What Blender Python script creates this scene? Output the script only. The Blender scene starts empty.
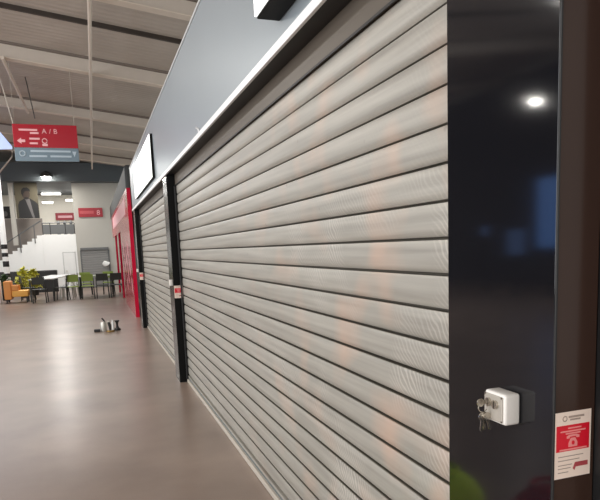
import bpy, bmesh, math, random
from mathutils import Matrix, Vector
random.seed(4)
scene = bpy.context.scene
COL = scene.collection
PI = math.pi

# ------------------------------------------------------------------ materials
def srgb(r, g, b):
    f = lambda c: (c/255/12.92) if c/255 <= 0.04045 else ((c/255+0.055)/1.055)**2.4
    return (f(r), f(g), f(b), 1)

def mat(name, col, rough=0.5, metal=0.0, spec=0.5, var=0.06, scale=6.0, emit=None, estr=0.0, bump=0.0, bscale=60.0, coat=0.0, coatr=.05):
    m = bpy.data.materials.new(name); m.use_nodes = True
    nt = m.node_tree; b = nt.nodes['Principled BSDF']
    c = srgb(*col) if max(col) > 1.001 else (*col, 1)
    tc = nt.nodes.new('ShaderNodeTexCoord')
    no = nt.nodes.new('ShaderNodeTexNoise'); no.inputs['Scale'].default_value = scale; no.inputs['Detail'].default_value = 4
    nt.links.new(tc.outputs['Object'], no.inputs['Vector'])
    mr = nt.nodes.new('ShaderNodeMapRange'); mr.inputs[3].default_value = 1-var; mr.inputs[4].default_value = 1+var
    nt.links.new(no.outputs['Fac'], mr.inputs[0])
    mx = nt.nodes.new('ShaderNodeVectorMath'); mx.operation = 'SCALE'
    mx.inputs[0].default_value = c[:3]
    nt.links.new(mr.outputs[0], mx.inputs['Scale'])
    nt.links.new(mx.outputs[0], b.inputs['Base Color'])
    b.inputs['Roughness'].default_value = rough; b.inputs['Metallic'].default_value = metal
    b.inputs['Specular IOR Level'].default_value = spec
    b.inputs['Coat Weight'].default_value = coat; b.inputs['Coat Roughness'].default_value = coatr
    if emit:
        b.inputs['Emission Color'].default_value = srgb(*emit); b.inputs['Emission Strength'].default_value = estr
    if bump:
        n2 = nt.nodes.new('ShaderNodeTexNoise'); n2.inputs['Scale'].default_value = bscale; n2.inputs['Detail'].default_value = 3
        nt.links.new(tc.outputs['Object'], n2.inputs['Vector'])
        bp = nt.nodes.new('ShaderNodeBump'); bp.inputs['Strength'].default_value = bump; bp.inputs['Distance'].default_value = .01
        nt.links.new(n2.outputs['Fac'], bp.inputs['Height']); nt.links.new(bp.outputs[0], b.inputs['Normal'])
    return m

def floor_mat():
    m = mat('polished_concrete', (128, 110, 102), .24, var=.0)
    nt = m.node_tree; b = nt.nodes['Principled BSDF']; N = nt.nodes.new; L = nt.links.new
    tc = N('ShaderNodeTexCoord')
    n1 = N('ShaderNodeTexNoise'); n1.inputs['Scale'].default_value = 1.3; n1.inputs['Detail'].default_value = 6
    n2 = N('ShaderNodeTexNoise'); n2.inputs['Scale'].default_value = 90; n2.inputs['Detail'].default_value = 2
    L(tc.outputs['Object'], n1.inputs['Vector']); L(tc.outputs['Object'], n2.inputs['Vector'])
    r1 = N('ShaderNodeValToRGB')
    r1.color_ramp.elements[0].position = .2; r1.color_ramp.elements[0].color = srgb(122, 106, 96)
    r1.color_ramp.elements[1].position = .85; r1.color_ramp.elements[1].color = srgb(166, 147, 135)
    L(n1.outputs['Fac'], r1.inputs[0])
    mr = N('ShaderNodeMapRange'); mr.inputs[3].default_value = .9; mr.inputs[4].default_value = 1.1
    L(n2.outputs['Fac'], mr.inputs[0])
    vm = N('ShaderNodeVectorMath'); vm.operation = 'SCALE'
    L(r1.outputs[0], vm.inputs[0]); L(mr.outputs[0], vm.inputs['Scale'])
    L(vm.outputs[0], b.inputs['Base Color'])
    rr = N('ShaderNodeMapRange'); rr.inputs[3].default_value = .29; rr.inputs[4].default_value = .29
    L(n1.outputs['Fac'], rr.inputs[0]); L(rr.outputs[0], b.inputs['Roughness'])
    return m

def slat_mat():
    # worn galvanised, finely punched slats: streaks along the slat, painted warm interior glow and punching ripples
    m = mat('galvanised_slat', (172, 166, 156), .42, metal=.15, var=0)
    nt = m.node_tree; b = nt.nodes['Principled BSDF']; N = nt.nodes.new; L = nt.links.new
    tc = N('ShaderNodeTexCoord')
    mp = N('ShaderNodeMapping'); mp.inputs['Scale'].default_value = (1, .45, 17)
    L(tc.outputs['Object'], mp.inputs['Vector'])
    n1 = N('ShaderNodeTexNoise'); n1.inputs['Scale'].default_value = 2.2; n1.inputs['Detail'].default_value = 5
    L(mp.outputs[0], n1.inputs['Vector'])
    r1 = N('ShaderNodeValToRGB')
    r1.color_ramp.elements[0].position = .3; r1.color_ramp.elements[0].color = srgb(146, 142, 134)
    r1.color_ramp.elements[1].position = .72; r1.color_ramp.elements[1].color = srgb(172, 168, 159)
    L(n1.outputs['Fac'], r1.inputs[0])
    # warm patches painted for the lit interior showing through the punched holes
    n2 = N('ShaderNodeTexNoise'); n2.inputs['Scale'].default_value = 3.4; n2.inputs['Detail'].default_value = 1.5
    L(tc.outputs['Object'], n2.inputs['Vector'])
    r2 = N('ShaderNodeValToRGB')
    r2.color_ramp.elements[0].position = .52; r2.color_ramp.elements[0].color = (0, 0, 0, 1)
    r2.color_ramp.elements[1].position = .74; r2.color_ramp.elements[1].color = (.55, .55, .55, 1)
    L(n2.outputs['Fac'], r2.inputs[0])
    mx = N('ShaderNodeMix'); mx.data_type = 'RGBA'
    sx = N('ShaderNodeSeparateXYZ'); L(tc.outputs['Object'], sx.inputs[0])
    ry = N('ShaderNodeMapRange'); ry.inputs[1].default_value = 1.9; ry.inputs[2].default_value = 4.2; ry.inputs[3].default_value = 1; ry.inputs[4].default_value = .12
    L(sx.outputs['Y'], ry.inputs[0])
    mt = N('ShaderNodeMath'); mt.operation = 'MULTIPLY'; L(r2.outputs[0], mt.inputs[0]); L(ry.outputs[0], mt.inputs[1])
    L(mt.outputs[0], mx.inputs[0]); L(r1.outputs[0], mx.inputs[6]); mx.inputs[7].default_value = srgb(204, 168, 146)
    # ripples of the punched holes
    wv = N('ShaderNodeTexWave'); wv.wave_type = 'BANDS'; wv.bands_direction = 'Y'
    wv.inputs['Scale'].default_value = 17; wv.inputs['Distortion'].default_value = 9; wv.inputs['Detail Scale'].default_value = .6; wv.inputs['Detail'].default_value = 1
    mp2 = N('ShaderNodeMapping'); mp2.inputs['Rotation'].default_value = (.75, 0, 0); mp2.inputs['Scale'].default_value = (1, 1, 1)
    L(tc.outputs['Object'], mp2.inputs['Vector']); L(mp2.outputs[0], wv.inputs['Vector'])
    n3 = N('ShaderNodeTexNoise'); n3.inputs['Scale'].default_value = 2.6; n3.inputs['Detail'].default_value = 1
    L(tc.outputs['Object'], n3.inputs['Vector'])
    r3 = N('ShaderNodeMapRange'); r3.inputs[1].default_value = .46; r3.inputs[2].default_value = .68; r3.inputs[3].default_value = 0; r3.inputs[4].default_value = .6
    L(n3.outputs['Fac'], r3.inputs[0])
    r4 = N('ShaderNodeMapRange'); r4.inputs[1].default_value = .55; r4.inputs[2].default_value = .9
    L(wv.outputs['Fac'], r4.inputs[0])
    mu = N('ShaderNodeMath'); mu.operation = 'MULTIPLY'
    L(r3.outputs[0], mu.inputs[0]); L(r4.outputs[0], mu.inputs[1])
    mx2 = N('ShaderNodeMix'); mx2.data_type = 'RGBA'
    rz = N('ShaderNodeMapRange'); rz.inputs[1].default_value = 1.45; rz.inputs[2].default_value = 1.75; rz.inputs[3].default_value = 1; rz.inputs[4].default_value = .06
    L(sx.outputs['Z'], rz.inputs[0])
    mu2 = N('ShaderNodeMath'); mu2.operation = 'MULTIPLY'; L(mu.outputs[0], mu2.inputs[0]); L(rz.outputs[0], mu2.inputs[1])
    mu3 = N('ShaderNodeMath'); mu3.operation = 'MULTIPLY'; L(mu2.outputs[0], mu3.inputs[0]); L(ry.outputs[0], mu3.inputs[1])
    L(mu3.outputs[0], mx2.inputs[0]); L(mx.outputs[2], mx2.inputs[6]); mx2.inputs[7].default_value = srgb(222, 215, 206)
    # small dark dents and scuffs
    vo = N('ShaderNodeTexVoronoi'); vo.inputs['Scale'].default_value = 7
    L(tc.outputs['Object'], vo.inputs['Vector'])
    r5 = N('ShaderNodeMapRange'); r5.inputs[1].default_value = .03; r5.inputs[2].default_value = .075; r5.inputs[3].default_value = .45; r5.inputs[4].default_value = 0
    L(vo.outputs['Distance'], r5.inputs[0])
    mx3 = N('ShaderNodeMix'); mx3.data_type = 'RGBA'
    L(r5.outputs[0], mx3.inputs[0]); L(mx2.outputs[2], mx3.inputs[6]); mx3.inputs[7].default_value = srgb(120, 112, 104)
    L(mx3.outputs[2], b.inputs['Base Color'])
    rr = N('ShaderNodeMapRange'); rr.inputs[3].default_value = .32; rr.inputs[4].default_value = .5
    L(n1.outputs['Fac'], rr.inputs[0]); L(rr.outputs[0], b.inputs['Roughness'])
    return m

def deck_mat():
    m = mat('ceiling_deck_panel', (128, 119, 110), .6, var=0)
    nt = m.node_tree; b = nt.nodes['Principled BSDF']; N = nt.nodes.new; L = nt.links.new
    tc = N('ShaderNodeTexCoord')
    wv = N('ShaderNodeTexWave'); wv.wave_type = 'BANDS'; wv.bands_direction = 'Y'
    wv.inputs['Scale'].default_value = 1.7; wv.inputs['Distortion'].default_value = 0
    L(tc.outputs['Object'], wv.inputs['Vector'])
    n1 = N('ShaderNodeTexNoise'); n1.inputs['Scale'].default_value = 1.0; n1.inputs['Detail'].default_value = 5
    L(tc.outputs['Object'], n1.inputs['Vector'])
    r1 = N('ShaderNodeValToRGB')
    r1.color_ramp.elements[0].position = .3; r1.color_ramp.elements[0].color = srgb(166, 156, 146)
    r1.color_ramp.elements[1].position = .75; r1.color_ramp.elements[1].color = srgb(184, 175, 165)
    L(n1.outputs['Fac'], r1.inputs[0]); L(r1.outputs[0], b.inputs['Base Color'])
    bp = N('ShaderNodeBump'); bp.inputs['Strength'].default_value = .25; bp.inputs['Distance'].default_value = .03
    L(wv.outputs['Fac'], bp.inputs['Height']); L(bp.outputs[0], b.inputs['Normal'])
    return m

M = {}
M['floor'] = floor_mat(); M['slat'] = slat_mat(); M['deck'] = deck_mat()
M['interlock'] = mat('shaded_grimy_interlock', (76, 71, 62), .6)  # dark groove colour stands for the shade in the gaps plus grime
M['beam'] = mat('painted_beam', (188, 178, 167), .55)
M['flange'] = mat('pale_flange', (206, 194, 180), .5)
M['joint'] = mat('grey_joint_angle', (110, 100, 92), .6)
M['darkbeam'] = mat('dark_purlin', (52, 44, 38), .6)
M['fascia'] = mat('satin_grey_fascia', (150, 159, 165), .36, metal=.3, var=.03, scale=2)
M['trim'] = mat('white_trim', (240, 240, 240), .4, var=.02)
M['toptrim'] = mat('grey_trim', (190, 192, 192), .4, var=.02)
M['black'] = mat('matt_black', (24, 24, 25), .5)
M['soffit'] = mat('black_soffit', (16, 15, 16), .5)
M['hood'] = mat('brown_grey_hood', (92, 83, 73), .45, metal=.3)
M['gloss_black'] = mat('gloss_black_panel', (20, 20, 24), .07, spec=.5, var=.12, scale=1.5, coat=0)
M['post_black'] = mat('satin_black_post', (18, 18, 19), .22, spec=.35)
M['endblack'] = mat('matt_black_end', (13, 13, 13), .6, spec=.15)
M['gloss_brown'] = mat('gloss_bronze_panel', (60, 43, 36), .2, metal=.0, spec=.25, var=.15, scale=2.5)
M['rail'] = mat('bright_rail', (170, 170, 166), .3, metal=.7)
M['seal'] = mat('grey_seal', (98, 104, 106), .5)
M['lip'] = mat('pale_bottom_lip', (196, 188, 176), .4, metal=.2)
M['white_plastic'] = mat('white_plastic', (236, 232, 226), .35, var=.02)
M['steel'] = mat('brushed_steel', (190, 184, 174), .4, metal=.5, bump=.05, bscale=220)
M['chrome'] = mat('key_metal', (196, 190, 180), .22, metal=1)
M['keyhole'] = mat('lock_recess', (72, 68, 62), .35, metal=.8)
M['paper'] = mat('sticker_white', (246, 226, 212), .4, var=.02)
M['sred'] = mat('sticker_red', (222, 16, 44), .4, var=.03)
M['spink'] = mat('sticker_pale_print', (246, 150, 148), .4)
M['sgrey'] = mat('sticker_grey_print', (168, 150, 138), .4)
M['smark'] = mat('sticker_dark_mark', (176, 72, 78), .4)
M['litface'] = mat('lit_sign_face', (245, 246, 244), .4, var=0, emit=(255, 255, 252), estr=1.1)
M['signred'] = mat('hanging_sign_red', (156, 20, 38), .18, var=.04)
M['wallred'] = mat('wall_sign_red', (148, 26, 40), .4, var=.04)
M['signblue'] = mat('hanging_sign_slate', (104, 122, 134), .2, var=.04)
M['signtext'] = mat('sign_pale_lettering', (222, 168, 172), .4)
M['signtext2'] = mat('sign_grey_lettering', (164, 178, 188), .4)
M['cable'] = mat('pale_cable', (176, 168, 156), .5)
M['darkcable'] = mat('dark_cable', (58, 54, 50), .5)
M['gred'] = mat('gloss_red_panel', (180, 10, 48), .16, var=.08, scale=2)
M['decal'] = mat('pale_pink_decal_and_reflection', (238, 176, 186), .3)
M['darkgrey'] = mat('dark_grey_bulkhead', (52, 56, 57), .6)
M['slate'] = mat('blue_grey_bulkhead', (72, 80, 86), .55)
M['beige'] = mat('beige_grey_wall', (170, 168, 161), .7, var=.03)
M['white'] = mat('white_wall', (230, 232, 230), .7, var=.02)
M['cream'] = mat('cream_wall', (240, 234, 220), .7, var=.04)
M['midgrey'] = mat('stair_grey_wall', (140, 132, 126), .7, var=.05)
M['railgrey'] = mat('railing_panel_grey', (92, 94, 94), .4)
M['rdoor'] = mat('grey_roller_door', (128, 128, 126), .5)
M['doorw'] = mat('white_door', (224, 226, 224), .5)
M['doorf'] = mat('door_frame_grey', (188, 190, 188), .5)
M['poster_bg'] = mat('poster_olive', (76, 70, 53), .6, var=.12, scale=2)
M['suit'] = mat('printed_suit_black', (11, 11, 12), .6)
M['skin'] = mat('printed_skin', (54, 41, 33), .6)
M['hair'] = mat('printed_hair', (14, 12, 11), .6)
M['shirt'] = mat('printed_shirt', (92, 89, 89), .6)
M['orange'] = mat('orange_upholstery', (238, 178, 84), .6)
M['orange2'] = mat('burnt_orange_frame', (222, 150, 78), .6)
M['leaf'] = mat('yellow_green_leaf', (188, 186, 70), .6, var=.25, scale=20)
M['leafd'] = mat('dark_green_leaf', (58, 80, 46), .6, var=.25, scale=20)
M['cgreen'] = mat('green_plastic', (128, 150, 62), .45)
M['cdark'] = mat('dark_chair_plastic', (36, 40, 34), .5)
M['cwhite'] = mat('pale_chair_frame', (198, 196, 186), .5)
M['tabletop'] = mat('pale_grey_tabletop', (186, 188, 186), .35)
M['tablegreen'] = mat('grey_green_tabletop', (150, 158, 140), .3)
M['brass'] = mat('dull_brass', (138, 112, 62), .4, metal=.6)
M['alu'] = mat('worn_aluminium', (196, 194, 186), .35, metal=.4)
M['shade'] = mat('lamp_shade_metal', (60, 62, 64), .5, metal=.3)
M['tube'] = mat('tube_light_lit', (255, 252, 245), .4, var=0, emit=(255, 252, 245), estr=3)
M['lamp'] = mat('lamp_lens_lit', (255, 250, 240), .4, var=0, emit=(255, 248, 235), estr=90)
M['screen'] = mat('blue_lit_screen', (120, 160, 230), .3, var=0, emit=(90, 140, 215), estr=2.2)
M['skyscreen'] = mat('pale_blue_lit_banner', (200, 215, 245), .4, var=.02, scale=.6, emit=(176, 198, 250), estr=.75)
M['bag_green'] = mat('lime_green_fabric', (190, 220, 20), .8, bump=.3)
M['bag_red'] = mat('dark_red_fabric', (190, 28, 38), .8, bump=.3)
M['glass'] = mat('added_window_glass', (225, 235, 240), .1, var=0)
M['glass'].node_tree.nodes['Principled BSDF'].inputs['Transmission Weight'].default_value = 1
M['hallwall'] = mat('dark_hall_wall', (70, 70, 72), .7)

# ------------------------------------------------------------------ mesh helpers
class MB:
    def __init__(s): s.bm = bmesh.new()
    def box(s, a, b, bev=0.0, seg=2):
        tmp = bmesh.new()
        bmesh.ops.create_cube(tmp, size=1)
        for v in tmp.verts:
            v.co = Vector([(a[i]+b[i])/2 + v.co[i]*(b[i]-a[i]) for i in range(3)])
        if bev: bmesh.ops.bevel(tmp, geom=tmp.edges[:], offset=bev, segments=seg, affect='EDGES', profile=.5)
        s.add(tmp); return s
    def add(s, tmp, mtx=None):
        if mtx is not None: bmesh.ops.transform(tmp, matrix=mtx, verts=tmp.verts)
        me = bpy.data.meshes.new('t'); tmp.to_mesh(me); tmp.free()
        s.bm.from_mesh(me); bpy.data.meshes.remove(me)
    def tube(s, pts, r, n=10, caps=True):
        pts = [Vector(p) for p in pts]; rings = []
        rs = r if isinstance(r, (list, tuple)) else [r]*len(pts)
        for i, p in enumerate(pts):
            d = (pts[min(i+1, len(pts)-1)]-pts[max(i-1, 0)]).normalized()
            up = Vector((0, 0, 1)) if abs(d.z) < .95 else Vector((1, 0, 0))
            a = d.cross(up).normalized(); b = d.cross(a).normalized()
            rings.append([s.bm.verts.new(p + (a*math.cos(t)+b*math.sin(t))*rs[i]) for t in [2*PI*k/n for k in range(n)]])
        for A, B in zip(rings, rings[1:]):
            for k in range(n): s.bm.faces.new((A[k], A[(k+1) % n], B[(k+1) % n], B[k]))
        if caps:
            s.bm.faces.new(rings[0][::-1]); s.bm.faces.new(rings[-1])
        return s
    def lathe(s, prof, c, n=20):     # prof: list of (radius, z)
        return s.tube([(c[0], c[1], c[2]+z) for _, z in prof], [max(r, .0005) for r, _ in prof], n) if False else s._lathe(prof, c, n)
    def _lathe(s, prof, c, n):
        rings = [[s.bm.verts.new((c[0]+max(r, .0004)*math.cos(2*PI*k/n), c[1]+max(r, .0004)*math.sin(2*PI*k/n), c[2]+z)) for k in range(n)] for r, z in prof]
        for A, B in zip(rings, rings[1:]):
            for k in range(n): s.bm.faces.new((A[k], A[(k+1) % n], B[(k+1) % n], B[k]))
        s.bm.faces.new(rings[0][::-1]); s.bm.faces.new(rings[-1]); return s
    def prism(s, poly, axis, a, b):  # poly of 2D points; extruded along axis from a to b
        def P(p, t):
            return {'x': (t, p[0], p[1]), 'y': (p[0], t, p[1]), 'z': (p[0], p[1], t)}[axis]
        A = [s.bm.verts.new(P(p, a)) for p in poly]; B = [s.bm.verts.new(P(p, b)) for p in poly]
        n = len(poly)
        for k in range(n): s.bm.faces.new((A[k], A[(k+1) % n], B[(k+1) % n], B[k]))
        s.bm.faces.new(A[::-1]); s.bm.faces.new(B); return s
    def torus(s, c, R, r, axis='x', n=24, m=8):
        pts = []
        for k in range(n+1):
            t = 2*PI*k/n; u, v = R*math.cos(t), R*math.sin(t)
            pts.append({'x': (c[0], c[1]+u, c[2]+v), 'y': (c[0]+u, c[1], c[2]+v), 'z': (c[0]+u, c[1]+v, c[2])}[axis])
        return s.tube(pts, r, m, False)
    def blob(s, c, r, sub=2, seed=0, amp=0.0):
        tmp = bmesh.new(); bmesh.ops.create_icosphere(tmp, subdivisions=sub, radius=1)
        rnd = random.Random(seed)
        for v in tmp.verts:
            k = 1+amp*(rnd.random()-.5)
            v.co = Vector((c[0]+v.co.x*r[0]*k, c[1]+v.co.y*r[1]*k, c[2]+v.co.z*r[2]*k))
        s.add(tmp); return s
    def build(s, name, material, parent=None, smooth=False, label=None, origin=None):
        bmesh.ops.recalc_face_normals(s.bm, faces=s.bm.faces[:])
        me = bpy.data.meshes.new(name)
        if origin is not None: bmesh.ops.translate(s.bm, verts=s.bm.verts[:], vec=-Vector(origin))
        s.bm.to_mesh(me); s.bm.free()
        me.materials.append(M[material] if isinstance(material, str) else material)
        if smooth:
            for p in me.polygons: p.use_smooth = True
            try: me.set_sharp_from_angle(angle=math.radians(40))
            except Exception: pass
        o = bpy.data.objects.new(name, me); COL.objects.link(o)
        if origin is not None: o.location = origin
        if parent is not None:
            o.parent = parent
            if origin is None: o.matrix_parent_inverse = parent.matrix_basis.inverted()
        if label: o['label'] = label
        return o

def thing(name, label, cat, loc=(0, 0, 0), group=None):
    o = bpy.data.objects.new(name, None); COL.objects.link(o); o.location = loc
    o.empty_display_size = .1
    o['label'] = label; o['category'] = cat
    if group: o['group'] = group
    return o
def tag(o, label, cat, group=None, kind=None):
    o['label'] = label; o['category'] = cat
    if group: o['group'] = group
    if kind: o['kind'] = kind
    return o
def struct(o, label, cat):
    o['kind'] = 'structure'; o['label'] = label; o['category'] = cat; return o
def dup(root, loc, rotz, label, group=None):
    r = root.copy(); COL.objects.link(r); r.location = loc; r.rotation_euler = (0, 0, rotz)
    r['label'] = label
    if group: r['group'] = group
    for ch in list(root.children):
        c = ch.copy(); COL.objects.link(c); c.parent = r
        for g in list(ch.children):
            d = g.copy(); COL.objects.link(d); d.parent = c
    return r
def text(name, body, size, loc, rot, material, parent, align='LEFT', extrude=.0008):
    cu = bpy.data.curves.new(name, 'FONT'); cu.body = body; cu.size = size; cu.align_x = align; cu.extrude = extrude
    cu.materials.append(M[material])
    tmp = bpy.data.objects.new(name, cu); COL.objects.link(tmp)
    bpy.context.view_layer.update()
    me = bpy.data.meshes.new_from_object(tmp.evaluated_get(bpy.context.evaluated_depsgraph_get()))
    bpy.data.objects.remove(tmp); bpy.data.curves.remove(cu)
    if not me.materials: me.materials.append(M[material])
    o = bpy.data.objects.new(name, me); COL.objects.link(o); o.location = loc; o.rotation_euler = rot
    if parent is not None:
        o.parent = parent; o.matrix_parent_inverse = parent.matrix_basis.inverted()
    return o

# ------------------------------------------------------------------ setting
FX = .82         # front plane of posts, pillar and fascia
SX = .92         # shutter curtain plane
o = MB().box((-18, -8, -.1), (4, 40, 0)).build('floor', 'floor')
struct(o, 'polished brown grey concrete floor of the hall', 'floor')

def ceil_z(x): return 5.5-.125*x
mb = MB(); mb.prism([(-18, ceil_z(-18)), (4, ceil_z(4)), (4, ceil_z(4)+.1), (-18, ceil_z(-18)+.1)], 'y', -8, 40)
struct(mb.build('ceiling', 'deck'), 'sloping grey brown deck ceiling of the hall', 'ceiling')
def beam(Y, h, t, name, m, label, fl=True):
    mb = MB(); mb.prism([(-18, ceil_z(-18)-h), (4, ceil_z(4)-h), (4, ceil_z(4)), (-18, ceil_z(-18))], 'y', Y, Y+t)
    b = mb.build(name, m); struct(b, label, 'beam')
    if fl:
        f = MB(); f.prism([(-18, ceil_z(-18)-h-.015), (4, ceil_z(4)-h-.015), (4, ceil_z(4)-h), (-18, ceil_z(-18)-h)], 'y', Y-.03, Y+t+.03)
        f.build('flange', 'flange', b)
        g = MB(); g.prism([(-18, ceil_z(-18)-.045), (4, ceil_z(4)-.045), (4, ceil_z(4)-.002), (-18, ceil_z(-18)-.002)], 'y', Y-.07, Y-.001)
        g.build('joint_angle', 'joint', b)
    return b
beam(10.0, .26, .14, 'ceiling_beam', 'beam', 'nearest pale ceiling beam crossing the top of the view')
beam(14.0, .29, .16, 'ceiling_beam', 'beam', 'pale ceiling beam just beyond the thin dark purlin')
beam(18.7, .27, .16, 'ceiling_beam', 'beam', 'pale ceiling beam above the hanging red sign')
beam(23.0, .27, .16, 'ceiling_beam', 'beam', 'second pale ceiling beam from the far bulkhead')
beam(26.8, .27, .16, 'ceiling_beam', 'beam', 'pale ceiling beam nearest to the far bulkhead')
beam(11.85, .075, .06, 'ceiling_beam', 'darkbeam', 'thin dark purlin under the grey deck', fl=False)
def longbar(x, z, y0, y1, r, label, m):
    b = MB().tube([(x, y0, z), (x, y1, z)], r, 10).build('ceiling_pipe', m, smooth=True); tag(b, label, 'pipe'); return b
longbar(.24, 5.12, 6, 28.8, .03, 'pale ceiling pipe running away to the far bulkhead', 'flange')
longbar(-1.35, 5.335, 13.9, 18.9, .035, 'short pale ceiling pipe above the hanging red sign', 'flange')

# ------------------------------------------------------------------ fascia
fa = thing('fascia', 'grey satin sign fascia band running above the roller shutters', 'fascia', (FX, 6, 2.34))
MB().box((FX, -1.5, 2.375), (FX+.06, 13.3, 3.17)).build('panel', 'fascia', fa)
MB().box((FX-.012, -1.5, 2.335), (FX+.004, 13.31, 2.374), .002).build('bottom_trim', 'trim', fa, label='white bottom edge trim')
MB().box((FX-.008, -1.5, 3.171), (FX+.07, 13.31, 3.192), .003).build('top_trim', 'toptrim', fa, label='pale top edge trim')
MB().box((FX+.0045, -1.5, 2.337), (1.5, 13.3, 2.372)).build('soffit', 'soffit', fa, label='black underside board')
MB().box((FX+.061, 13.24, 2.375), (1.5, 13.3, 3.17)).build('end_panel', 'toptrim', fa, label='pale end return')
mb = MB(); mb.tube([(FX-.006, 4.78, 2.374), (FX-.012, 4.78, 2.40), (FX-.03, 4.78, 2.405)], .007, 8)
mb.build('hook', 'trim', fa)

def lightbox(name, y0, y1, z0, z1, x0, label):
    t = thing(name, label, 'sign', (FX, (y0+y1)/2, z0), 'blank lit signs on the grey fascia')
    MB().box((x0+.012, y0, z0), (FX-.001, y1, z1), .004).build('housing', 'endblack', t)
    MB().box((x0, y0+.006, z0+.006), (x0+.0115, y1-.006, z1-.006), .002).build('lit_face', 'litface', t, label='blank white lit face')
    return t
# ------------------------------------------------------------------ roller shutters
def shutter(y0, y1, label, group):
    t = thing('roller_shutter', label, 'shutter', (SX, (y0+y1)/2, 0), group)
    pitch = .1019; zb = .0486
    top = 2.22; prof = []
    k = 0; 
    z = .0797
    while z < top-.01:
        g = .0085
        prof += [(SX+.026, z+.0003), (SX+.028, z+g*.5), (SX+.026, z+g-.0006), (SX+.008, z+g), (SX+.0015, z+g+.007), (SX-.0022, z+.028), (SX-.003, z+.05), (SX-.0022, z+.075), (SX-.0004, z+.094), (SX+.002, z+pitch-.001), (SX+.006, z+pitch-.0002)]
        z += pitch
    ztop = z
    bm = bmesh.new()
    ny = max(2, int((y1-y0)/.5))
    cols = []
    for j in range(ny+1):
        y = y0+(y1-y0)*j/ny
        cols.append([bm.verts.new((x, y, zz)) for x, zz in prof])
    for A, B in zip(cols, cols[1:]):
        for i in range(len(prof)-1):
            fc = bm.faces.new((A[i], A[i+1], B[i+1], B[i]))
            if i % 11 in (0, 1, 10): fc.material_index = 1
    back0 = [bm.verts.new((SX+.03, y0, zz)) for zz in (prof[0][1], prof[-1][1])]
    back1 = [bm.verts.new((SX+.03, y1, zz)) for zz in (prof[0][1], prof[-1][1])]
    bm.faces.new((back0[0], back0[1], back1[1], back1[0]))
    m = MB(); m.bm.free(); m.bm = bm
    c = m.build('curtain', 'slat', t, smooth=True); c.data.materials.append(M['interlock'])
    MB().box((SX-.022, y0, .002), (SX+.02, y1, .042), .004).build('bottom_lip', 'lip', t, label='pale bottom lip on the floor')
    s = MB().box((SX-.006, y0, .0425), (SX+.02, y1, .062)).build('bottom_seal', 'seal', t, label='dark grey seal strip')
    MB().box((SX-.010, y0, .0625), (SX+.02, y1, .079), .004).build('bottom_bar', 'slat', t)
    MB().box((SX-.012, y0, ztop+.003), (SX+.03, y1, 2.336)).build('hood', 'hood', t, label='brown grey shutter hood')
    MB().box((SX-.017, y0, ztop-.004), (SX-.0125, y1, ztop+.005)).build('hood_edge', 'soffit', t)
    for ya, yb in ((y0-.001, y0+.03), (y1-.03, y1+.001)):
        MB().box((SX-.028, ya, .0425), (SX-.012, yb, ztop-.01), .002).build('guide_rail', 'black', t)
    return t
shutter(1.345, 7.09, 'wide galvanised roller shutter nearest the camera, fully lowered', 'lowered roller shutters')
shutter(7.53, 12.74, 'further galvanised roller shutter between the two slim black posts', 'lowered roller shutters')

def post(y0, y1, label, name, near=False):
    t = thing(name, label, 'post' if not near else 'pillar', (FX, y0, 0))
    MB().box((FX, y0+.004, 0), (FX+.012, y1, 2.335), .001).build('side_panel', 'gloss_black' if near else 'post_black', t, label='glossy black panel facing the hall')
    MB().box((FX+.002, y0, 0), (FX+.10, y0+.0035, 2.335)).build('end_panel', 'gloss_brown' if near else 'endblack', t, label='dark bronze end panel' if near else 'black end panel')
    MB().box((FX+.0125, y0+.0045, 0), (SX+.05, y1-.002, 2.335)).build('core', 'black', t)
    if near:
        MB().box((FX-.001, y0-.002, 0), (FX+.002, y0+.002, 2.335)).build('corner_trim', 'black', t, label='thin dark corner trim')
    return t
post(.948, 1.331, 'glossy black and bronze pillar at the right beside the nearest shutter', 'shutter_pillar', True)
post(7.12, 7.50, 'slim black post between the two lowered roller shutters', 'shutter_post')
post(12.75, 13.13, 'slim black post at the far end of the further roller shutter', 'shutter_post')
# the frame of the next opening beside the pillar
t = thing('opening_surround', 'black frame strip with grey edge at the far right beside the bronze panel', 'frame', (.93, .9, 0))
MB().box((.9205, .90, 0), (1.02, .9475, 2.335), .002).build('jamb', 'black', t)
MB().box((.925, .893, 0), (.931, .8995, 2.335), .001).build('edge_strip', 'rail', t, label='grey metal edge strip')

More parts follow.
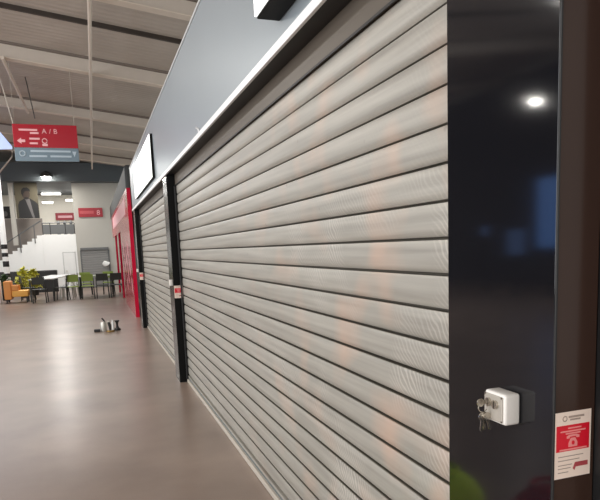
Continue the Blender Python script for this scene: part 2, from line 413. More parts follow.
# ------------------------------------------------------------------ stickers
def sticker(x0, x1, z0, z1, Y, label):
    t = thing('warning_sticker', label, 'sticker', (x0, Y, z0), 'red and white stickers on the posts')
    w, h = x1-x0, z1-z0
    def q(u0, u1, v0, v1, n, mm, d, name=None, parent=t):
        return MB().box((x0+u0*w, Y-d-.0004, z0+v0*h), (x0+u1*w, Y-d+.0003, z0+v1*h)).build(name or n, mm, parent)
    q(0, 1, 0, 1, 'paper', 'paper', .0008)
    red = q(.06, .95, .41, .80, 'red_panel', 'sred', .0016)
    for (u0, u1, v) in ((.36, .72, .755), (.16, .84, .71), (.3, .7, .675), (.14, .88, .435)):
        MB().box((x0+u0*w, Y-.0028, z0+(v-.011)*h), (x0+u1*w, Y-.0022, z0+(v+.011)*h)).build('text_line', 'spink', red)
    m = MB()      # telephone pictogram
    cx = x0+.5*w
    m.prism([(cx-.17*w, z0+.60*h), (cx-.17*w, z0+.635*h), (cx-.1*w, z0+.655*h), (cx+.1*w, z0+.655*h), (cx+.17*w, z0+.635*h), (cx+.17*w, z0+.60*h), (cx+.1*w, z0+.60*h), (cx+.08*w, z0+.625*h), (cx-.08*w, z0+.625*h), (cx-.1*w, z0+.60*h)], 'y', Y-.0028, Y-.0022)
    m.build('telephone_handset', 'spink', red)
    m = MB()
    m.prism([(cx-.12*w, z0+.47*h), (cx+.12*w, z0+.47*h), (cx+.12*w, z0+.53*h), (cx+.06*w, z0+.605*h), (cx-.06*w, z0+.605*h), (cx-.12*w, z0+.53*h)], 'y', Y-.0028, Y-.0022)
    m.build('telephone_base', 'spink', red)
    m = MB(); m.prism([(cx+.04*w*math.cos(a), z0+.53*h+.032*h*math.sin(a)) for a in [2*PI*k/12 for k in range(12)]], 'y', Y-.0034, Y-.0029)
    m.build('telephone_dial', 'sred', red)
    m = MB()
    m.torus((x0+.28*w, Y-.0014, z0+.9*h), .055*w, .012*w, 'y', 20, 6)
    m.build('ring_mark', 'sgrey', t)
    MB().box((x0+.38*w, Y-.0018, z0+.905*h), (x0+.8*w, Y-.0012, z0+.935*h)).build('text_line', 'sgrey', t)
    MB().box((x0+.42*w, Y-.0018, z0+.865*h), (x0+.7*w, Y-.0012, z0+.89*h)).build('text_line', 'sgrey', t)
    for v, u1 in ((.33, .8), (.27, .7), (.2, .5), (.15, .46), (.09, .4)):
        MB().box((x0+.12*w, Y-.0018, z0+(v-.006)*h), (x0+u1*w, Y-.0012, z0+(v+.006)*h)).build('text_line', 'sgrey', t)
    m = MB(); m.prism([(x0+.52*w, z0+.13*h), (x0+.58*w, z0+.22*h), (x0+.93*w, z0+.22*h), (x0+.93*w, z0+.15*h), (x0+.6*w, z0+.15*h), (x0+.57*w, z0+.1*h)], 'y', Y-.0018, Y-.0012)
    m.build('dark_mark', 'smark', t)
    return t
sticker(.8205, .9115, 1.024, 1.160, .948, 'red and white sticker on the bronze end of the near pillar')
sticker(.8235, .9185, .975, 1.115, 7.12, 'small red and white sticker on the post between the shutters')
sticker(.8235, .9185, .965, 1.105, 12.75, 'tiny red and white sticker on the farthest black post')

# ------------------------------------------------------------------ key switches
def key_switch(y0, y1, z0, z1, label, keys):
    t = thing('key_switch', label, 'switch', (FX, (y0+y1)/2, z0), 'white shutter key switches')
    w, h = y1-y0, z1-z0; xf = FX-.042
    MB().box((xf+.003, y0, z0), (FX-.0006, y1, z1), .006, 3).build('housing', 'white_plastic', t, smooth=True)
    p = MB().box((xf, y0+.007, z0+.005), (xf+.0029, y1-.003, z1-.006), .0012).build('faceplate', 'steel', t, label='brushed steel faceplate')
    for fy, fz in ((.12, .12), (.9, .12), (.12, .88), (.9, .88)):
        m = MB(); m.tube([(xf-.0012, y0+fy*w, z0+fz*h), (xf+.0002, y0+fy*w, z0+fz*h)], .0022, 10); m.build('screw', 'chrome', p, smooth=True)
    if not keys: return t
    locks = []
    for fy, fz, r in ((.40, .62, .0095), (.72, .64, .0095)):
        m = MB(); m.tube([(xf-.005, y0+fy*w, z0+fz*h), (xf, y0+fy*w, z0+fz*h)], r, 20)
        l = m.build('lock_cylinder', 'chrome', t, smooth=True); locks.append(l)
        m = MB(); m.box((xf-.0056, y0+fy*w-.0012, z0+fz*h-.007), (xf-.0051, y0+fy*w+.0012, z0+fz*h+.007)); m.build('keyway', 'keyhole', l)
    # bunch of keys hanging from the left lock
    b = thing('key_bunch', 'small bunch of metal keys hanging from the near key switch', 'keys', (xf-.012, y0+.72*w, z0+.64*h))
    cy, cz = y0+.72*w, z0+.64*h
    k = MB(); k.box((xf-.0125, cy-.0011, cz-.004), (xf-.0058, cy+.0011, cz+.004))
    k.prism([(xf-.0125-.009+.009*math.cos(a), cz+.009*math.sin(a)) for a in [2*PI*i/16 for i in range(16)]], 'y', cy-.0012, cy+.0012)
    k.build('inserted_key', 'chrome', b)
    m = MB(); m.torus((xf-.016, cy, cz-.011), .011, .0011, 'y', 26, 8); m.build('ring', 'chrome', b, smooth=True)
    for i, (dx, dy, tilt) in enumerate(((.001, .003, .12), (-.003, -.002, -.1), (.004, -.005, .28))):
        kx, kz = xf-.0145+dx, cz-.024
        pts = [(.010*math.cos(a), -.008+.010*math.sin(a)) for a in [PI*.62+i2*(2*PI-.84)/14*1 for i2 in range(15)]]
        head = [(.0095*math.cos(2*PI*j/18), -.007+.0095*math.sin(2*PI*j/18)) for j in range(18)]
        bl = [(-.0035, -.015), (.0035, -.015), (.0035, -.022), (.002, -.0245), (.0035, -.027), (.002, -.0295), (.0035, -.032), (.0005, -.040), (-.0035, -.036)]
        m = MB()
        rot = lambda p: (kx+p[0]*math.cos(tilt)-p[1]*math.sin(tilt)*-1*-1, kz+p[0]*math.sin(tilt)+p[1]*math.cos(tilt))
        m.prism([rot(p) for p in head], 'y', cy+dy-.0011, cy+dy+.0011)
        m.prism([rot(p) for p in bl], 'y', cy+dy-.001, cy+dy+.001)
        m.build('key', 'chrome', b)
    return t
key_switch(1.048, 1.121, 1.112, 1.179, 'white key switch box with keys on the glossy black pillar', True)
key_switch(7.16, 7.233, 1.115, 1.182, 'small white key switch on the post between the shutters', False)
key_switch(12.80, 12.873, 1.115, 1.182, 'tiny white key switch on the farthest black post', False)

# blank lit signs
lightbox('light_box_sign', 1.5, 2.65, 2.447, 2.90, .708, 'blank white lit sign box on the near fascia, cut by the picture top')
lightbox('light_box_sign', 8.30, 11.6, 2.44, 2.985, .775, 'blank white lit sign box at the far end of the fascia')

# ------------------------------------------------------------------ hanging direction sign
HS = 14.0
t = thing('hanging_sign', 'red and slate direction sign hanging from the ceiling at left', 'sign', (-.72, HS, 3.4))
rp = MB().box((-1.315, HS, 3.668), (-.115, HS+.05, 4.12), .006).build('red_panel', 'signred', t, label='red upper panel')
gp = MB().box((-1.31, HS+.005, 3.40), (-.115, HS+.045, 3.664), .006).build('slate_panel', 'signblue', t, label='slate grey lower panel')
R90 = (PI/2, 0, 0)
for k, ch in enumerate('A/B'):
    text('letter', ch, .135, (-.78+(0, .135, .215)[k], HS-.002, 3.945), R90, 'signtext', rp)
for (x0, x1, z) in ((-1.2, -.86, 4.01), (-1.0, -.84, 3.95), (-1.02, -.83, 3.84), (-1.02, -.87, 3.75)):
    MB().box((x0, HS-.003, z-.018), (x1, HS-.0008, z+.018)).build('text_line', 'signtext', rp)
m = MB(); m.prism([(-1.25, 3.795), (-1.17, 3.855), (-1.17, 3.82), (-1.1, 3.82), (-1.1, 3.77), (-1.17, 3.77), (-1.17, 3.735)], 'y', HS-.003, HS-.0008)
m.build('arrow', 'signtext', rp)
m = MB(); m.torus((-.74, HS-.002, 3.80), .045, .01, 'y', 18, 6); m.build('ring_mark', 'signtext', rp); MB().box((-.79, HS-.003, 3.70), (-.69, HS-.0008, 3.745)).build('bar_mark', 'signtext', rp)
for (x0, x1, z) in ((-1.02, -.27, 3.60), (-1.05, -.72, 3.50), (-.66, -.26, 3.50)):
    MB().box((x0, HS-.001, z-.018), (x1, HS+.0045, z+.018)).build('text_line', 'signtext2', gp)
m = MB(); m.torus((-1.17, HS+.003, 3.55), .05, .012, 'y', 18, 6); m.build('ring_mark', 'signtext2', gp); MB().prism([(-.2, 3.49), (-.16, 3.6), (-.24, 3.6)], 'y', HS-.001, HS+.0045).build('arrow', 'signtext2', gp)
for x in (-1.27, -.16):
    MB().tube([(x, HS+.025, 4.115), (x, HS+.075, 5.3)], .004, 8).build('rod', 'cable', t, smooth=True)

# stay cables of the sign
tag(MB().tube([(-1.29, HS+.02, 4.13), (-1.47, HS-.2, 5.2)], .011, 8).build('stay_cable', 'cable'), 'pale slanting cable above the left corner of the hanging red sign', 'cable')
tag(MB().tube([(-1.00, 15.9, 4.6), (-1.12, 15.9, 5.5)], .012, 8).build('stay_cable', 'darkcable'), 'dark wire dropping from the ceiling behind the hanging red sign', 'cable')

# lit banner at the left edge of the view
t = thing('lit_banner', 'pale blue lit banner hanging beside the red sign at the left picture edge', 'banner', (-2.4, 20, 4.4))
m = MB(); m.prism([(-3.9, 5.6), (-2.45, 5.35), (-2.19, 5.0), (-1.93, 4.62), (-1.93, 4.55), (-3.9, 4.44)], 'y', 20, 20.06); m.build('lit_face', 'skyscreen', t)
MB().tube([(-2.4, 20.03, 5.3), (-2.4, 20.03, 5.78)], .012, 8).build('hanger', 'darkcable', t)
MB().tube([(-3.5, 20.03, 5.5), (-3.5, 20.03, 5.92)], .012, 8).build('hanger', 'darkcable', t)
tag(MB().tube([(-1.93, 20.0, 4.5), (-1.96, 20, 4.32), (-2.33, 20, 3.88)], .022, 8).build('banner_rope', 'cable'), 'pale slanting rope below the lit blue banner', 'rope')

# ------------------------------------------------------------------ red shop front
t = thing('red_shopfront', 'glossy red shopfront portal beyond the far black post', 'shopfront', (.82, 15, 0))
MB().box((FX, 15.0, 0), (.905, 15.06, 2.97)).build('end_post', 'gred', t)
MB().box((FX, 15.061, 0), (.90, 19.6, 2.97)).build('side_panel', 'gred', t)
MB().box((FX, 19.601, 2.15), (.90, 27.5, 2.97)).build('upper_band', 'gred', t, label='red upper band above the opening')
for y in (21.9, 25.2):
    MB().box((FX+.01, y, 0), (.90, y+.35, 2.149)).build('pier', 'gred', t)
for i in range(9):
    m = MB()
    y = 15.4+.44*i; z = .5+.22*((i*7) % 5)
    m.prism([(y, z), (y+.22, z+.08), (y+.3, z+.42), (y+.12, z+.3)], 'x', FX-.003, FX-.0005)
    m.build('decal', 'decal', t, label='pale pink decal shape')
m = MB()
m.prism([(16.2, 2.45), (26, 2.45), (26, 2.85), (16.2, 2.85)], 'x', FX-.003, FX-.0005)
m.build('painted_reflection_band', 'decal', t, label='pale pink painted reflection band')  # pale band painted for the bright reflection on the glossy red
MB().box((1.3, 15.1, 0), (1.36, 27.5, 2.97)).build('back_wall', 'darkgrey', t)
struct(MB().box((FX+.02, 15.5, 2.975), (1.6, 29.35, 3.55), .05).build('bulkhead', 'darkgrey'), 'dark grey bulkhead above the red shopfront', 'bulkhead')

# ------------------------------------------------------------------ far end of the hall
FY = 30.0
struct(MB().box((-6, FY-.6, 4.66), (1.9, FY+6, 5.45), .01).build('bulkhead', 'slate'), 'dark blue grey bulkhead across the far end of the hall', 'bulkhead')
struct(MB().box((-.68, FY, 0), (1.9, FY+.2, 4.655)).build('wall_far', 'beige'), 'beige grey far wall with red sign and roller door', 'wall')
# white wall under the landing with door
w = MB().box((-2.06, FY, 0), (-.685, FY+1.2, 2.42)).build('wall_landing', 'white'); struct(w, 'white wall below the upper landing', 'wall')
st = thing('staircase', 'white staircase rising to the upper landing at the far left', 'staircase', (-3, FY, 0))
poly = [(-5.0, 0), (-2.065, 0), (-2.065, 2.40)]
n = 14; x = -2.065; z = 2.40; run = .205; rise = .1285
for i in range(n):
    x -= run; poly.append((x, z)); z -= rise; poly.append((x, z))
poly = [p for p in poly if p[1] > -.01]; poly.append((-5.0, poly[-1][1]))
MB().prism(poly, 'y', FY, FY+1.2).build('flight', 'white', st)
hr = MB().tube([(-4.4, FY-.03, 1.55), (-3.6, FY-.03, 2.05), (-2.06, FY-.03, 3.03)], .028, 8).build('handrail', 'railgrey', st, smooth=True)
for x in (-3.55, -2.95, -2.35):
    zz = 2.08+(x+3.55)*.63
    MB().tube([(x, FY-.03, zz-.78), (x, FY-.03, zz)], .022, 8).build('baluster', 'railgrey', st)
struct(MB().box((-6, FY+1.21, 0), (-2.07, FY+1.3, 3.2)).build('wall_stair', 'midgrey'), 'grey wall behind the staircase', 'wall')
rl = thing('landing_railing', 'dark grey panel railing along the upper landing', 'railing', (-1.4, FY, 2.43))
MB().box((-2.03, FY+.02, 2.44), (-.70, FY+.05, 2.86), .004).build('panel', 'railgrey', rl)
MB().tube([(-2.03, FY+.035, 2.93), (-.70, FY+.035, 2.93)], .025, 8).build('handrail', 'railgrey', rl)
for x in (-2.03, -1.72, -1.1, -.72):
    MB().box((x, FY+.015, 2.421), (x+.035, FY+.055, 2.92)).build('post', 'black', rl)
struct(MB().box((-6, FY+6, 0), (-.5, FY+6.2, 5.2)).build('wall_upper', 'cream'), 'bright cream wall at the back of the upper floor', 'wall')
struct(MB().box((-2.06, FY+1.21, 2.2), (-.685, FY+6, 2.42)).build('floor_upper', 'beige'), 'upper floor slab behind the landing', 'floor')
# upper shop sign and ceiling lines in the bright upper floor
t = thing('shop_sign', 'small red shop sign on the bright upper floor', 'sign', (-1.6, FY+5.9, 3.4))
MB().box((-1.72, FY+5.86, 3.35), (-.72, FY+5.94, 3.72), .01).build('board', 'wallred', t)
MB().box((-1.6, FY+5.84, 3.46), (-.9, FY+5.858, 3.58)).build('lettering_line', 'signtext', t)
for i, (x0, x1, z) in enumerate(((-2.2, -1.3, 4.52), (-1.1, -.75, 4.2), (-2.2, -1.7, 4.1))):
    tag(MB().box((x0, FY+4.2, z), (x1, FY+4.35, z+.09), .01).build('tube_light', 'tube'), ['long lit tube light on the upper floor', 'short lit tube light right of the others on the upper floor', 'short lit tube light below the long one on the upper floor'][i], 'light', 'tube lights on the upper floor')
for i in range(3):
    x = -1.45+.28*i
    tag(MB()._lathe([(.05, 0), (.09, .1), (.1, .35), (.05, .5), (.07, .55), (.06, .66), (.01, .7)], (x, FY+2.2, 2.42), 14).build('display_bust', 'railgrey', smooth=True), ['dark display bust on the landing, left one', 'dark display bust on the landing, middle one', 'dark display bust on the landing, right one'][i], 'display bust', 'display busts on the landing')
# poster of a suited person
po = thing('portrait_poster', 'tall dark poster of a person in a black suit above the stairs', 'poster', (-2.5, FY, 3.15))
MB().box((-2.97, FY-.10, 3.14), (-2.07, FY-.04, 4.655)).build('print_board', 'poster_bg', po)
def flat(pts, name, m, d):
    MB().prism(pts, 'y', FY-.10-d-.003, FY-.10-d).build(name, m, po)
flat([(-2.88, 3.15), (-2.08, 3.15), (-2.09, 3.75), (-2.2, 3.86), (-2.38, 3.98), (-2.62, 3.98), (-2.82, 3.86), (-2.88, 3.7)], 'printed_suit', 'suit', .001)
flat([(-2.58, 3.96), (-2.40, 3.96), (-2.30, 3.35), (-2.25, 3.15), (-2.34, 3.15), (-2.44, 3.5)], 'printed_shirt', 'shirt', .005)
flat([(-2.53+.155*math.cos(a), 4.16+.21*math.sin(a)) for a in [2*PI*k/20 for k in range(20)]], 'printed_face', 'skin', .009)
flat([(-2.71, 4.2), (-2.70, 4.34), (-2.62, 4.44), (-2.47, 4.45), (-2.37, 4.38), (-2.36, 4.27), (-2.45, 4.30), (-2.56, 4.29), (-2.62, 4.2), (-2.65, 4.05)], 'printed_hair', 'hair', .013)
flat([(-2.60, 4.04), (-2.45, 4.04), (-2.44, 3.97), (-2.52, 3.94), (-2.60, 3.98)], 'printed_beard', 'hair', .017)
struct(MB().box((-3.22, FY-.05, 2.0), (-3.03, FY+.1, 4.655)).build('pillar_upper', 'beige'), 'beige grey pier left of the portrait poster', 'pillar')
t = thing('wall_picture', 'dark framed picture left of the beige pier at the far left', 'picture', (-3.4, FY+1.1, 3.2))
MB().box((-3.75, FY+1.16, 3.21), (-3.28, FY+1.2, 3.75), .01).build('frame', 'hair', t)
MB().prism([(-3.55+.09*math.cos(a), 3.42+.12*math.sin(a)) for a in [2*PI*k/14 for k in range(14)]], 'y', FY+1.15, FY+1.158).build('printed_shape', 'shirt', t)
# access sign
t = thing('wall_sign', 'small red lettered sign high on the beige far wall', 'sign', (.03, FY, 3.15))
bd = MB().box((-.48, FY-.05, 3.16), (.54, FY-.002, 3.56), .006).build('board', 'wallred', t)
m = MB()
m.box((-.43, FY-.054, 3.30), (.16, FY-.0505, 3.43))
m.build('lettering_line', 'smark', bd)
text('numeral', '8', .3, (.28, FY-.053, 3.25), R90, 'signtext', bd)
# far roller door
t = thing('roller_door', 'grey roller door low on the beige far wall', 'door', (0, FY, 0))
m = MB()
for k in range(15): m.box((-.5, FY-.055, .02+k*.11), (.62, FY-.02, .02+k*.11+.1), .012)
m.build('slats', 'rdoor', t)
MB().box((-.54, FY-.12, 1.68), (.66, FY-.002, 1.80), .01).build('head_box', 'railgrey', t)
for x in (-.56, .625): MB().box((x, FY-.06, 0), (x+.06, FY-.002, 1.68)).build('jamb', 'railgrey', t)
tag(MB().blob((.50, FY-.25, 1.06), (.15, .12, .12), 2, 3, .45).build('white_balloon', 'white', smooth=True), 'round white object in front of the grey roller door', 'ornament')
# white door in landing wall
d1 = MB().box((-1.26, FY-.03, .01), (-.79, FY-.002, 1.60), .004).build('door_1', 'doorw'); struct(d1, 'narrow white door in the white landing wall', 'door')
m = MB(); m.box((-1.30, FY-.02, 0), (-1.262, FY-.001, 1.64)); m.box((-.788, FY-.02, 0), (-.75, FY-.001, 1.64)); m.box((-1.30, FY-.02, 1.602), (-.75, FY-.001, 1.64)); m.build('door_frame', 'doorf', d1)
MB().tube([(-1.22, FY-.06, .8), (-1.14, FY-.06, .8)], .015, 8).build('door_handle', 'steel', d1)
struct(MB().box((-.74, FY-.02, 0), (-.57, FY-.001, .1)).build('baseboard_far', 'midgrey'), 'grey baseboard at the foot of the far wall', 'baseboard')
# banded column
t = thing('banded_column', 'slim white column with black bands at the far left', 'column', (-2.93, 25, 0))
MB()._lathe([(.10, 0), (.10, 6.0)], (-3.0, 25, 0), 18).build('shaft', 'white', t, smooth=True)
for z0, z1 in ((1.80, 1.96), (1.52, 1.66), (1.16, 1.36), (.78, .92)):
    MB()._lathe([(.102, 0), (.106, .01), (.106, z1-z0-.01), (.102, z1-z0)], (-3.0, 25, z0), 18).build('band', 'black', t, smooth=True, label='black band')
# downlight below the far bulkhead
t = thing('downlight', 'round lit lamp under the dark far bulkhead', 'light', (-1.67, 29.2, 4.9))
MB()._lathe([(.2, 0), (.24, .02), (.2, .16), (.05, .24)], (-1.62, 29.1, 4.80), 18).build('shade', 'shade', t, smooth=True)
MB().blob((-1.62, 29.1, 4.80), (.19, .19, .09), 2).build('lens', 'lamp', t, smooth=True)
MB().box((-1.64, 29.08, 5.04), (-1.60, 29.40, 5.08)).build('bracket', 'shade', t)

# ------------------------------------------------------------------ seating area
def foliage(c, r, h, mname, seed, parent, n=90, sz=.09):
    rnd = random.Random(seed); m = MB()
    for i in range(n):
        a = rnd.random()*2*PI; rr = r*math.sqrt(rnd.random()); z = rnd.random()*h
        k = math.sin(PI*min(.95, .25+z/h*.75)); p = Vector((c[0]+rr*k*math.cos(a), c[1]+rr*k*math.sin(a), c[2]+z))
        d = Vector((rnd.uniform(-1, 1), rnd.uniform(-1, 1), rnd.uniform(-.2, 1))).normalized()*sz
        s = d.cross(Vector((0, 0, 1)))
        s = (s.normalized() if s.length > .001 else Vector((1, 0, 0)))*sz*.35
        vs = [m.bm.verts.new(q) for q in (p, p+d*.5+s, p+d, p+d*.5-s)]
        m.bm.faces.new(vs)
    return m.build('foliage', mname, parent)
pb = thing('planter_box', 'long black planter box below the white staircase', 'planter', (-3, 28.4, 0))
MB().box((-5.0, 28.2, 0), (-1.5, 28.6, .88), .01).build('trough', 'black', pb)
MB().box((-4.98, 28.25, .881), (-1.52, 28.55, .90)).build('soil', 'hair', pb)
for i, (x, y, h, mn, lab) in enumerate(((-2.5, 25.2, 1.0, 'leaf', 'yellow green potted shrub behind the pale table'), (-2.25, 26.4, .9, 'leaf', 'yellow green potted shrub right of its taller twin'), (-3.0, 24.2, .75, 'leafd', 'dark green potted shrub behind the orange armchair'))):
    t = thing('potted_shrub', lab, 'plant', (x, y, 0), 'potted shrubs in the seating area')
    MB()._lathe([(.12, 0), (.17, .24), (.16, .25), (.13, .2)], (x, y, 0), 16).build('pot', 'black', t, smooth=True)
    MB().tube([(x, y, .2), (x+.02, y, .5)], .02, 6).build('stem', 'hair', t)
    foliage((x, y, .27), .3, h-.2, mn, i, t, 260, .15)
# orange armchair seen from its side
t = thing('armchair', 'orange armchair facing right beside the pale table', 'armchair', (-2.5, 22.7, 0))
MB().box((-2.84, 22.4, .12), (-2.62, 23.0, .72), .03, 3).build('backrest', 'orange2', t, smooth=True)
MB().box((-2.615, 22.4, .20), (-2.12, 23.0, .40), .03, 3).build('seat', 'orange', t, smooth=True)
MB().box((-2.615, 22.42, .401), (-2.4, 22.5, .58), .02).build('armrest', 'orange2', t)
MB().box((-2.615, 22.9, .401), (-2.4, 22.98, .58), .02).build('armrest', 'orange2', t)
for x in (-2.8, -2.2):
    for y in (22.45, 22.95): MB().box((x, y-.02, 0), (x+.05, y+.02, .125 if x < -2.5 else .2)).build('leg', 'black', t)
tag(MB().box((-3.55, 22.6, 0), (-2.98, 23.1, .74), .02, 2).build('white_crate', 'white'), 'low white block at the left edge beside the orange armchair', 'block')

def make_table(label, top, L, W):
    t = thing('table', label, 'table', (0, 0, 0), 'tables in the seating area')
    MB().box((-L/2, -W/2, .72), (L/2, W/2, .75), .008).build('tabletop', top, t)
    for sx in (-1, 1):
        for sy in (-1, 1): MB().box((sx*(L/2-.06)-.022, sy*(W/2-.05)-.022, 0), (sx*(L/2-.06)+.022, sy*(W/2-.05)+.022, .719)).build('leg', 'cdark', t)
    return t
ta = make_table('long pale grey table among dark and pale chairs right of the orange armchair', 'tabletop', 4.2, .8); ta.location = (-1.47, 24.4, 0); ta.rotation_euler = (0, 0, 1.46)
tb = make_table('grey green table in front of the grey roller door', 'tablegreen', 1.2, 1.3); tb.location = (.02, 23.6, 0)
def make_chair(label, group, seatm, legm):
    t = thing('chair', label, 'chair', (0, 0, 0), group)
    MB().box((-.2, -.2, .42), (.2, .2, .45), .012).build('seat', seatm, t)
    m = MB()
    m.prism([(-.205, .60), (-.235, .84), (-.215, .84), (-.185, .60)], 'y', -.19, .19); m.build('backrest', seatm, t)
    for sx in (-1, 1):
        for sy in (-1, 1):
            pts = [(sx*.21, sy*.2, 0), (sx*.18, sy*.185, .419)]
            MB().tube(pts, .017, 8).build('leg', legm, t)
    for sy in (-1, 1): MB().tube([(-.17, sy*.188, .445), (-.212, sy*.192, .72)], .013, 8).build('back_post', legm, t)
    return t
g1, g2 = 'chairs round the pale grey table', 'chairs round the grey green table'
dk = make_chair('dark chair at the near end of the long pale table', g1, 'cdark', 'cdark'); dk.location = (-1.72, 21.85, 0); dk.rotation_euler = (0, 0, 1.5)
dup(dk, (-2.22, 23.45, 0), 0, 'dark chair at the left side of the long pale table')
dup(dk, (-1.1, 22.5, 0), 3.0, 'dark chair at the near right side of the long pale table')
wh = make_chair('pale framed chair at the middle of the right side of the long pale table', g1, 'tabletop', 'cwhite'); wh.location = (-.96, 23.25, 0); wh.rotation_euler = (0, 0, 3.05)
dup(wh, (-.92, 24.0, 0), 3.1, 'pale framed chair at the far right side of the long pale table')
dup(wh, (-.84, 24.85, 0), 3.1, 'pale framed chair farthest along the long pale table')
gn = make_chair('green seated chair at the near left corner of the grey green table', g2, 'cgreen', 'cdark'); 
gn.location = (-.74, 22.6, 0); gn.rotation_euler = (0, 0, PI/2)
dup(gn, (-.27, 22.60, 0), PI/2, 'green seated chair right of the corner chair at the grey green table')
dup(dk, (.20, 22.60, 0), PI/2, 'dark chair at the near side of the grey green table', g2)
dup(dk, (.66, 22.60, 0), PI/2, 'dark chair at the near right of the grey green table', g2)
dup(gn, (.45, 24.62, 0), -1.6, 'green seated chair at the far right of the grey green table')
dup(gn, (-.35, 24.62, 0), -1.5, 'green seated chair at the far left of the grey green table')

# ------------------------------------------------------------------ small tools left on the floor
y = 12.7
tag(MB().box((-.11, y-.07, 0), (.005, y+.07, .05), .012, 2).build('black_pad', 'black'), 'flat black pad on the floor left of the metal canister', 'pad')
t = thing('canister', 'small metal canister with black handle standing on the floor', 'canister', (.07, y, 0))
MB()._lathe([(.055, 0), (.06, .01), (.06, .16), (.05, .185), (.02, .19)], (.07, y, 0), 20).build('body', 'alu', t, smooth=True)
MB().tube([(.10, y, .186), (.075, y, .225), (.05, y, .262)], [.014, .016, .013], 8).build('handle', 'black', t, smooth=True)
t = thing('hand_tool', 'black hand tool with brass base right of the metal canister', 'tool', (.18, y-.03, 0))
MB()._lathe([(.075, 0), (.08, .012), (.07, .03), (.02, .036)], (.19, y-.15, 0), 18).build('base', 'brass', t, smooth=True)
MB().tube([(.19, y-.15, .03), (.185, y-.15, .12), (.165, y-.15, .19)], [.02, .03, .024], 10).build('grip', 'black', t, smooth=True)
MB().box((.14, y-.16, .18), (.185, y-.14, .215), .006).build('head', 'alu', t)
tag(MB()._lathe([(.022, 0), (.022, .17), (.014, .19), (.014, .21)], (.245, y, 0), 14).build('white_bottle', 'white', smooth=True), 'slim white bottle on the floor beside the black spool', 'bottle')
tag(MB()._lathe([(.06, 0), (.062, .03), (.03, .06), (.022, .1), (.024, .15), (.045, .185), (.046, .2)], (.325, y, 0), 16).build('black_spool', 'black', smooth=True), 'black flared spool on the floor right of the white bottle', 'spool')
tag(MB().box((-.62, 3.93, 0), (-.55, 3.945, .004), .001).build('floor_scrap', 'black'), 'tiny dark scrap lying on the open floor at lower left', 'scrap')

# ------------------------------------------------------------------ things across the hall, mirrored in the glossy panel, plus added light sources
def bag(c, r, mname, label):
    t = thing('bag', label, 'bag', (c[0], c[1], 0), 'soft bags on the floor')
    m = MB(); m.blob((c[0], c[1], r[2]), r, 3, 5, .05); m.build('body', mname, t, smooth=True)
    MB().torus((c[0], c[1], r[2]*2+.005), r[0]*.4, .012, 'z', 18, 8).build('handle', mname, t, smooth=True)
bag((.12, 2.58, .2), (.25, .2, .19), 'bag_green', 'lime green soft bag mirrored at the foot of the black panel')
bag((-.2, 2.13, .2), (.22, .2, .2), 'bag_red', 'dark red soft bag mirrored at the foot of the black panel')
struct(MB().box((-12.2, 11.7, 0), (-12, 24, 6.8)).build('wall_left', 'hallwall'), 'dark wall on the far side of the hall', 'wall')
struct(MB().box((-12.2, -8.2, 0), (4, -8, 6.8)).build('added_wall_back', 'hallwall'), 'unseen dark wall added behind the view', 'wall')  # added to keep the bright world out of the bronze panel's reflection
wn = thing('added_window_1', 'tall glazed front added out of view across the hall for side light', 'window', (-12, 0, 0)); wn['kind'] = 'structure'  # unseen front added to go with the side light
for k in range(8):
    MB().box((-12.06, -8+k*2.8-.05, 0), (-11.94, -8+k*2.8+.05, 6.6)).build('added_window_frame', 'darkgrey', wn)
MB().box((-12.01, -8, 0), (-12.0, 11.55, 6.6)).build('added_window_glass', 'glass', wn)
t = thing('lit_screen', 'blue lit screen across the hall, mirrored in the black panel', 'screen', (-9.4, 13.0, 0))
MB().box((-9.5, 12.3, 1.2), (-9.42, 13.6, 3.1), .01).build('casing', 'black', t)
MB().box((-9.419, 12.36, 1.26), (-9.41, 13.54, 3.04)).build('display', 'screen', t)
MB().box((-9.52, 12.85, 0), (-9.44, 13.05, 1.2)).build('stand', 'black', t)

M['screen_dim'] = mat('dim_blue_lit_screen', (110, 140, 190), .3, var=0, emit=(96, 138, 205), estr=.9)
for x, ya, yb, za, zb, lab in ((-9.0, 13.5, 14.3, 1.05, 1.8, 'dim blue lit screen beside the tall one, mirrored in the black panel'), (-9.0, 15.1, 15.5, 1.6, 1.95, 'small dim lit screen farther along the hall, mirrored in the black panel')):
    t = thing('lit_screen', lab, 'screen', (x, ya, 0))
    MB().box((x-.1, ya, za), (x-.02, yb, zb), .01).build('casing', 'black', t)
    MB().box((x-.019, ya+.04, za+.04), (x-.01, yb-.04, zb-.04)).build('display', 'screen_dim', t)
    MB().box((x-.09, (ya+yb)/2-.06, 0), (x-.03, (ya+yb)/2+.06, za)).build('stand', 'black', t)
def high_bay(x, y, label):
    zc = ceil_z(x); z = 4.95
    t = thing('high_bay_lamp', label, 'lamp', (x, y, z), 'high bay lamps over the hall')
    MB()._lathe([(.23, 0), (.25, .01), (.16, .16), (.07, .26), (.05, .36)], (x, y, z), 20).build('shade', 'shade', t, smooth=True)
    MB()._lathe([(.09, -.02), (.1, .0), (.09, .008)], (x, y, z-.004), 20).build('lens', 'lamp', t, smooth=True)
    MB().tube([(x, y, z+.35), (x, y, zc)], .01, 6).build('rod', 'darkcable', t)
def area(name, loc, size, power, col=(1, .97, .92), rot=(0, 0, 0), sy=None):
    l = bpy.data.lights.new(name, 'AREA'); l.energy = power; l.color = col; l.size = size
    if sy: l.shape = 'RECTANGLE'; l.size_y = sy
    else: l.shape = 'DISK'
    ob = bpy.data.objects.new(name, l); COL.objects.link(ob); ob.location = loc; ob.rotation_euler = rot
    return ob
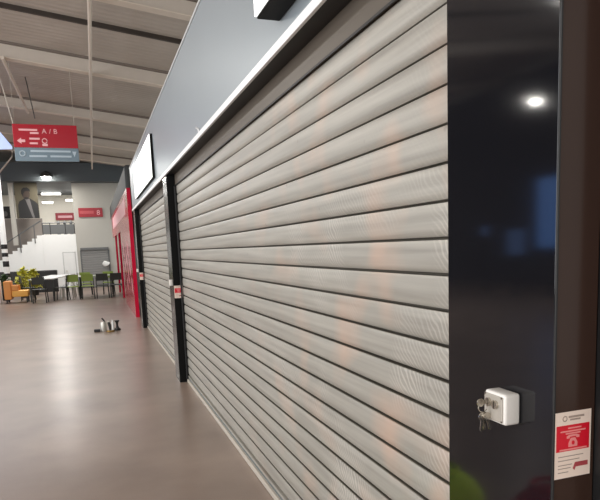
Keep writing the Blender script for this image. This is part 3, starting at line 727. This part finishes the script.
for i, (x, yy, lab) in enumerate(((-9.1, 13.3, 'high bay lamp whose glint shows in the black panel'), (-6.8, 16.7, 'high bay lamp over the middle of the hall'), (-5, 3, 'high bay lamp left of the wide shutter'), (-3.9, 12.2, 'added high bay lamp brightening the further shutter'), (-4.9, 7.4, 'high bay lamp whose haze shows at the top of the black panel'))):
    high_bay(x, yy, lab)
    area('hall_light', (x, yy, 4.9), .18, 40 if i != 3 else 230)  # the strongest lamp is added to brighten the further shutter
area('added_side_light', (-11.6, 3.2, 3.2), 5.5, 1450, (.97, .98, 1), (0, -PI/2, 0), 16)  # big area light added out of view to brighten shutters and fascia
area('added_back_light', (-6, -7.85, 3.2), 12, 600, (1, .985, .96), (PI/2, 0, 0), 4.5)  # light added behind the view for camera-facing faces, no window there
area('seating_light', (-3.4, 24.5, 4.7), 4.5, 330, (1, .985, .965), sy=4)
area('seating_light', (.0, 25.5, 4.7), 2, 95, (1, .985, .965), sy=4)
area('upper_light', (-1.6, 33.0, 4.6), 3.2, 150, (1, .985, .965))
area('downlight_light', (-1.62, 29.0, 4.65), .3, 60)

# ------------------------------------------------------------------ daylight fill of the open hall
wd = bpy.data.worlds.new('World'); scene.world = wd; wd.use_nodes = True
bg = wd.node_tree.nodes['Background']; bg.inputs[0].default_value = (.985, .98, .94, 1); bg.inputs[1].default_value = .8

# ------------------------------------------------------------------ camera
yaw, pitch, roll, f, cx, cy = 0.344781616, -0.142231584, -0.0352327453, 616.6553, 320.157436, 334.598426
fw = Vector((math.sin(yaw)*math.cos(pitch), math.cos(yaw)*math.cos(pitch), math.sin(pitch)))
r = Vector((math.cos(yaw), -math.sin(yaw), 0)); u = r.cross(fw)
r2 = r*math.cos(roll)+u*math.sin(roll); u2 = -r*math.sin(roll)+u*math.cos(roll)
cam = bpy.data.cameras.new('camera'); co = bpy.data.objects.new('camera', cam); COL.objects.link(co)
mw = Matrix(((r2.x, u2.x, -fw.x, 0), (r2.y, u2.y, -fw.y, 0), (r2.z, u2.z, -fw.z, 1.5), (0, 0, 0, 1)))
co.matrix_world = mw
cam.sensor_fit = 'HORIZONTAL'; cam.sensor_width = 36; cam.lens = 36*f/600
cam.shift_x = (300-cx)/600; cam.shift_y = (cy-250)/600
cam.clip_start = .02; cam.clip_end = 200
scene.camera = co
vs = scene.view_settings
vs.view_transform = 'Standard'; vs.look = 'None'; vs.gamma = 1; vs.use_curve_mapping = False; vs.exposure = 0.0
try:
    scene.cycles.use_denoising = True
except Exception: pass
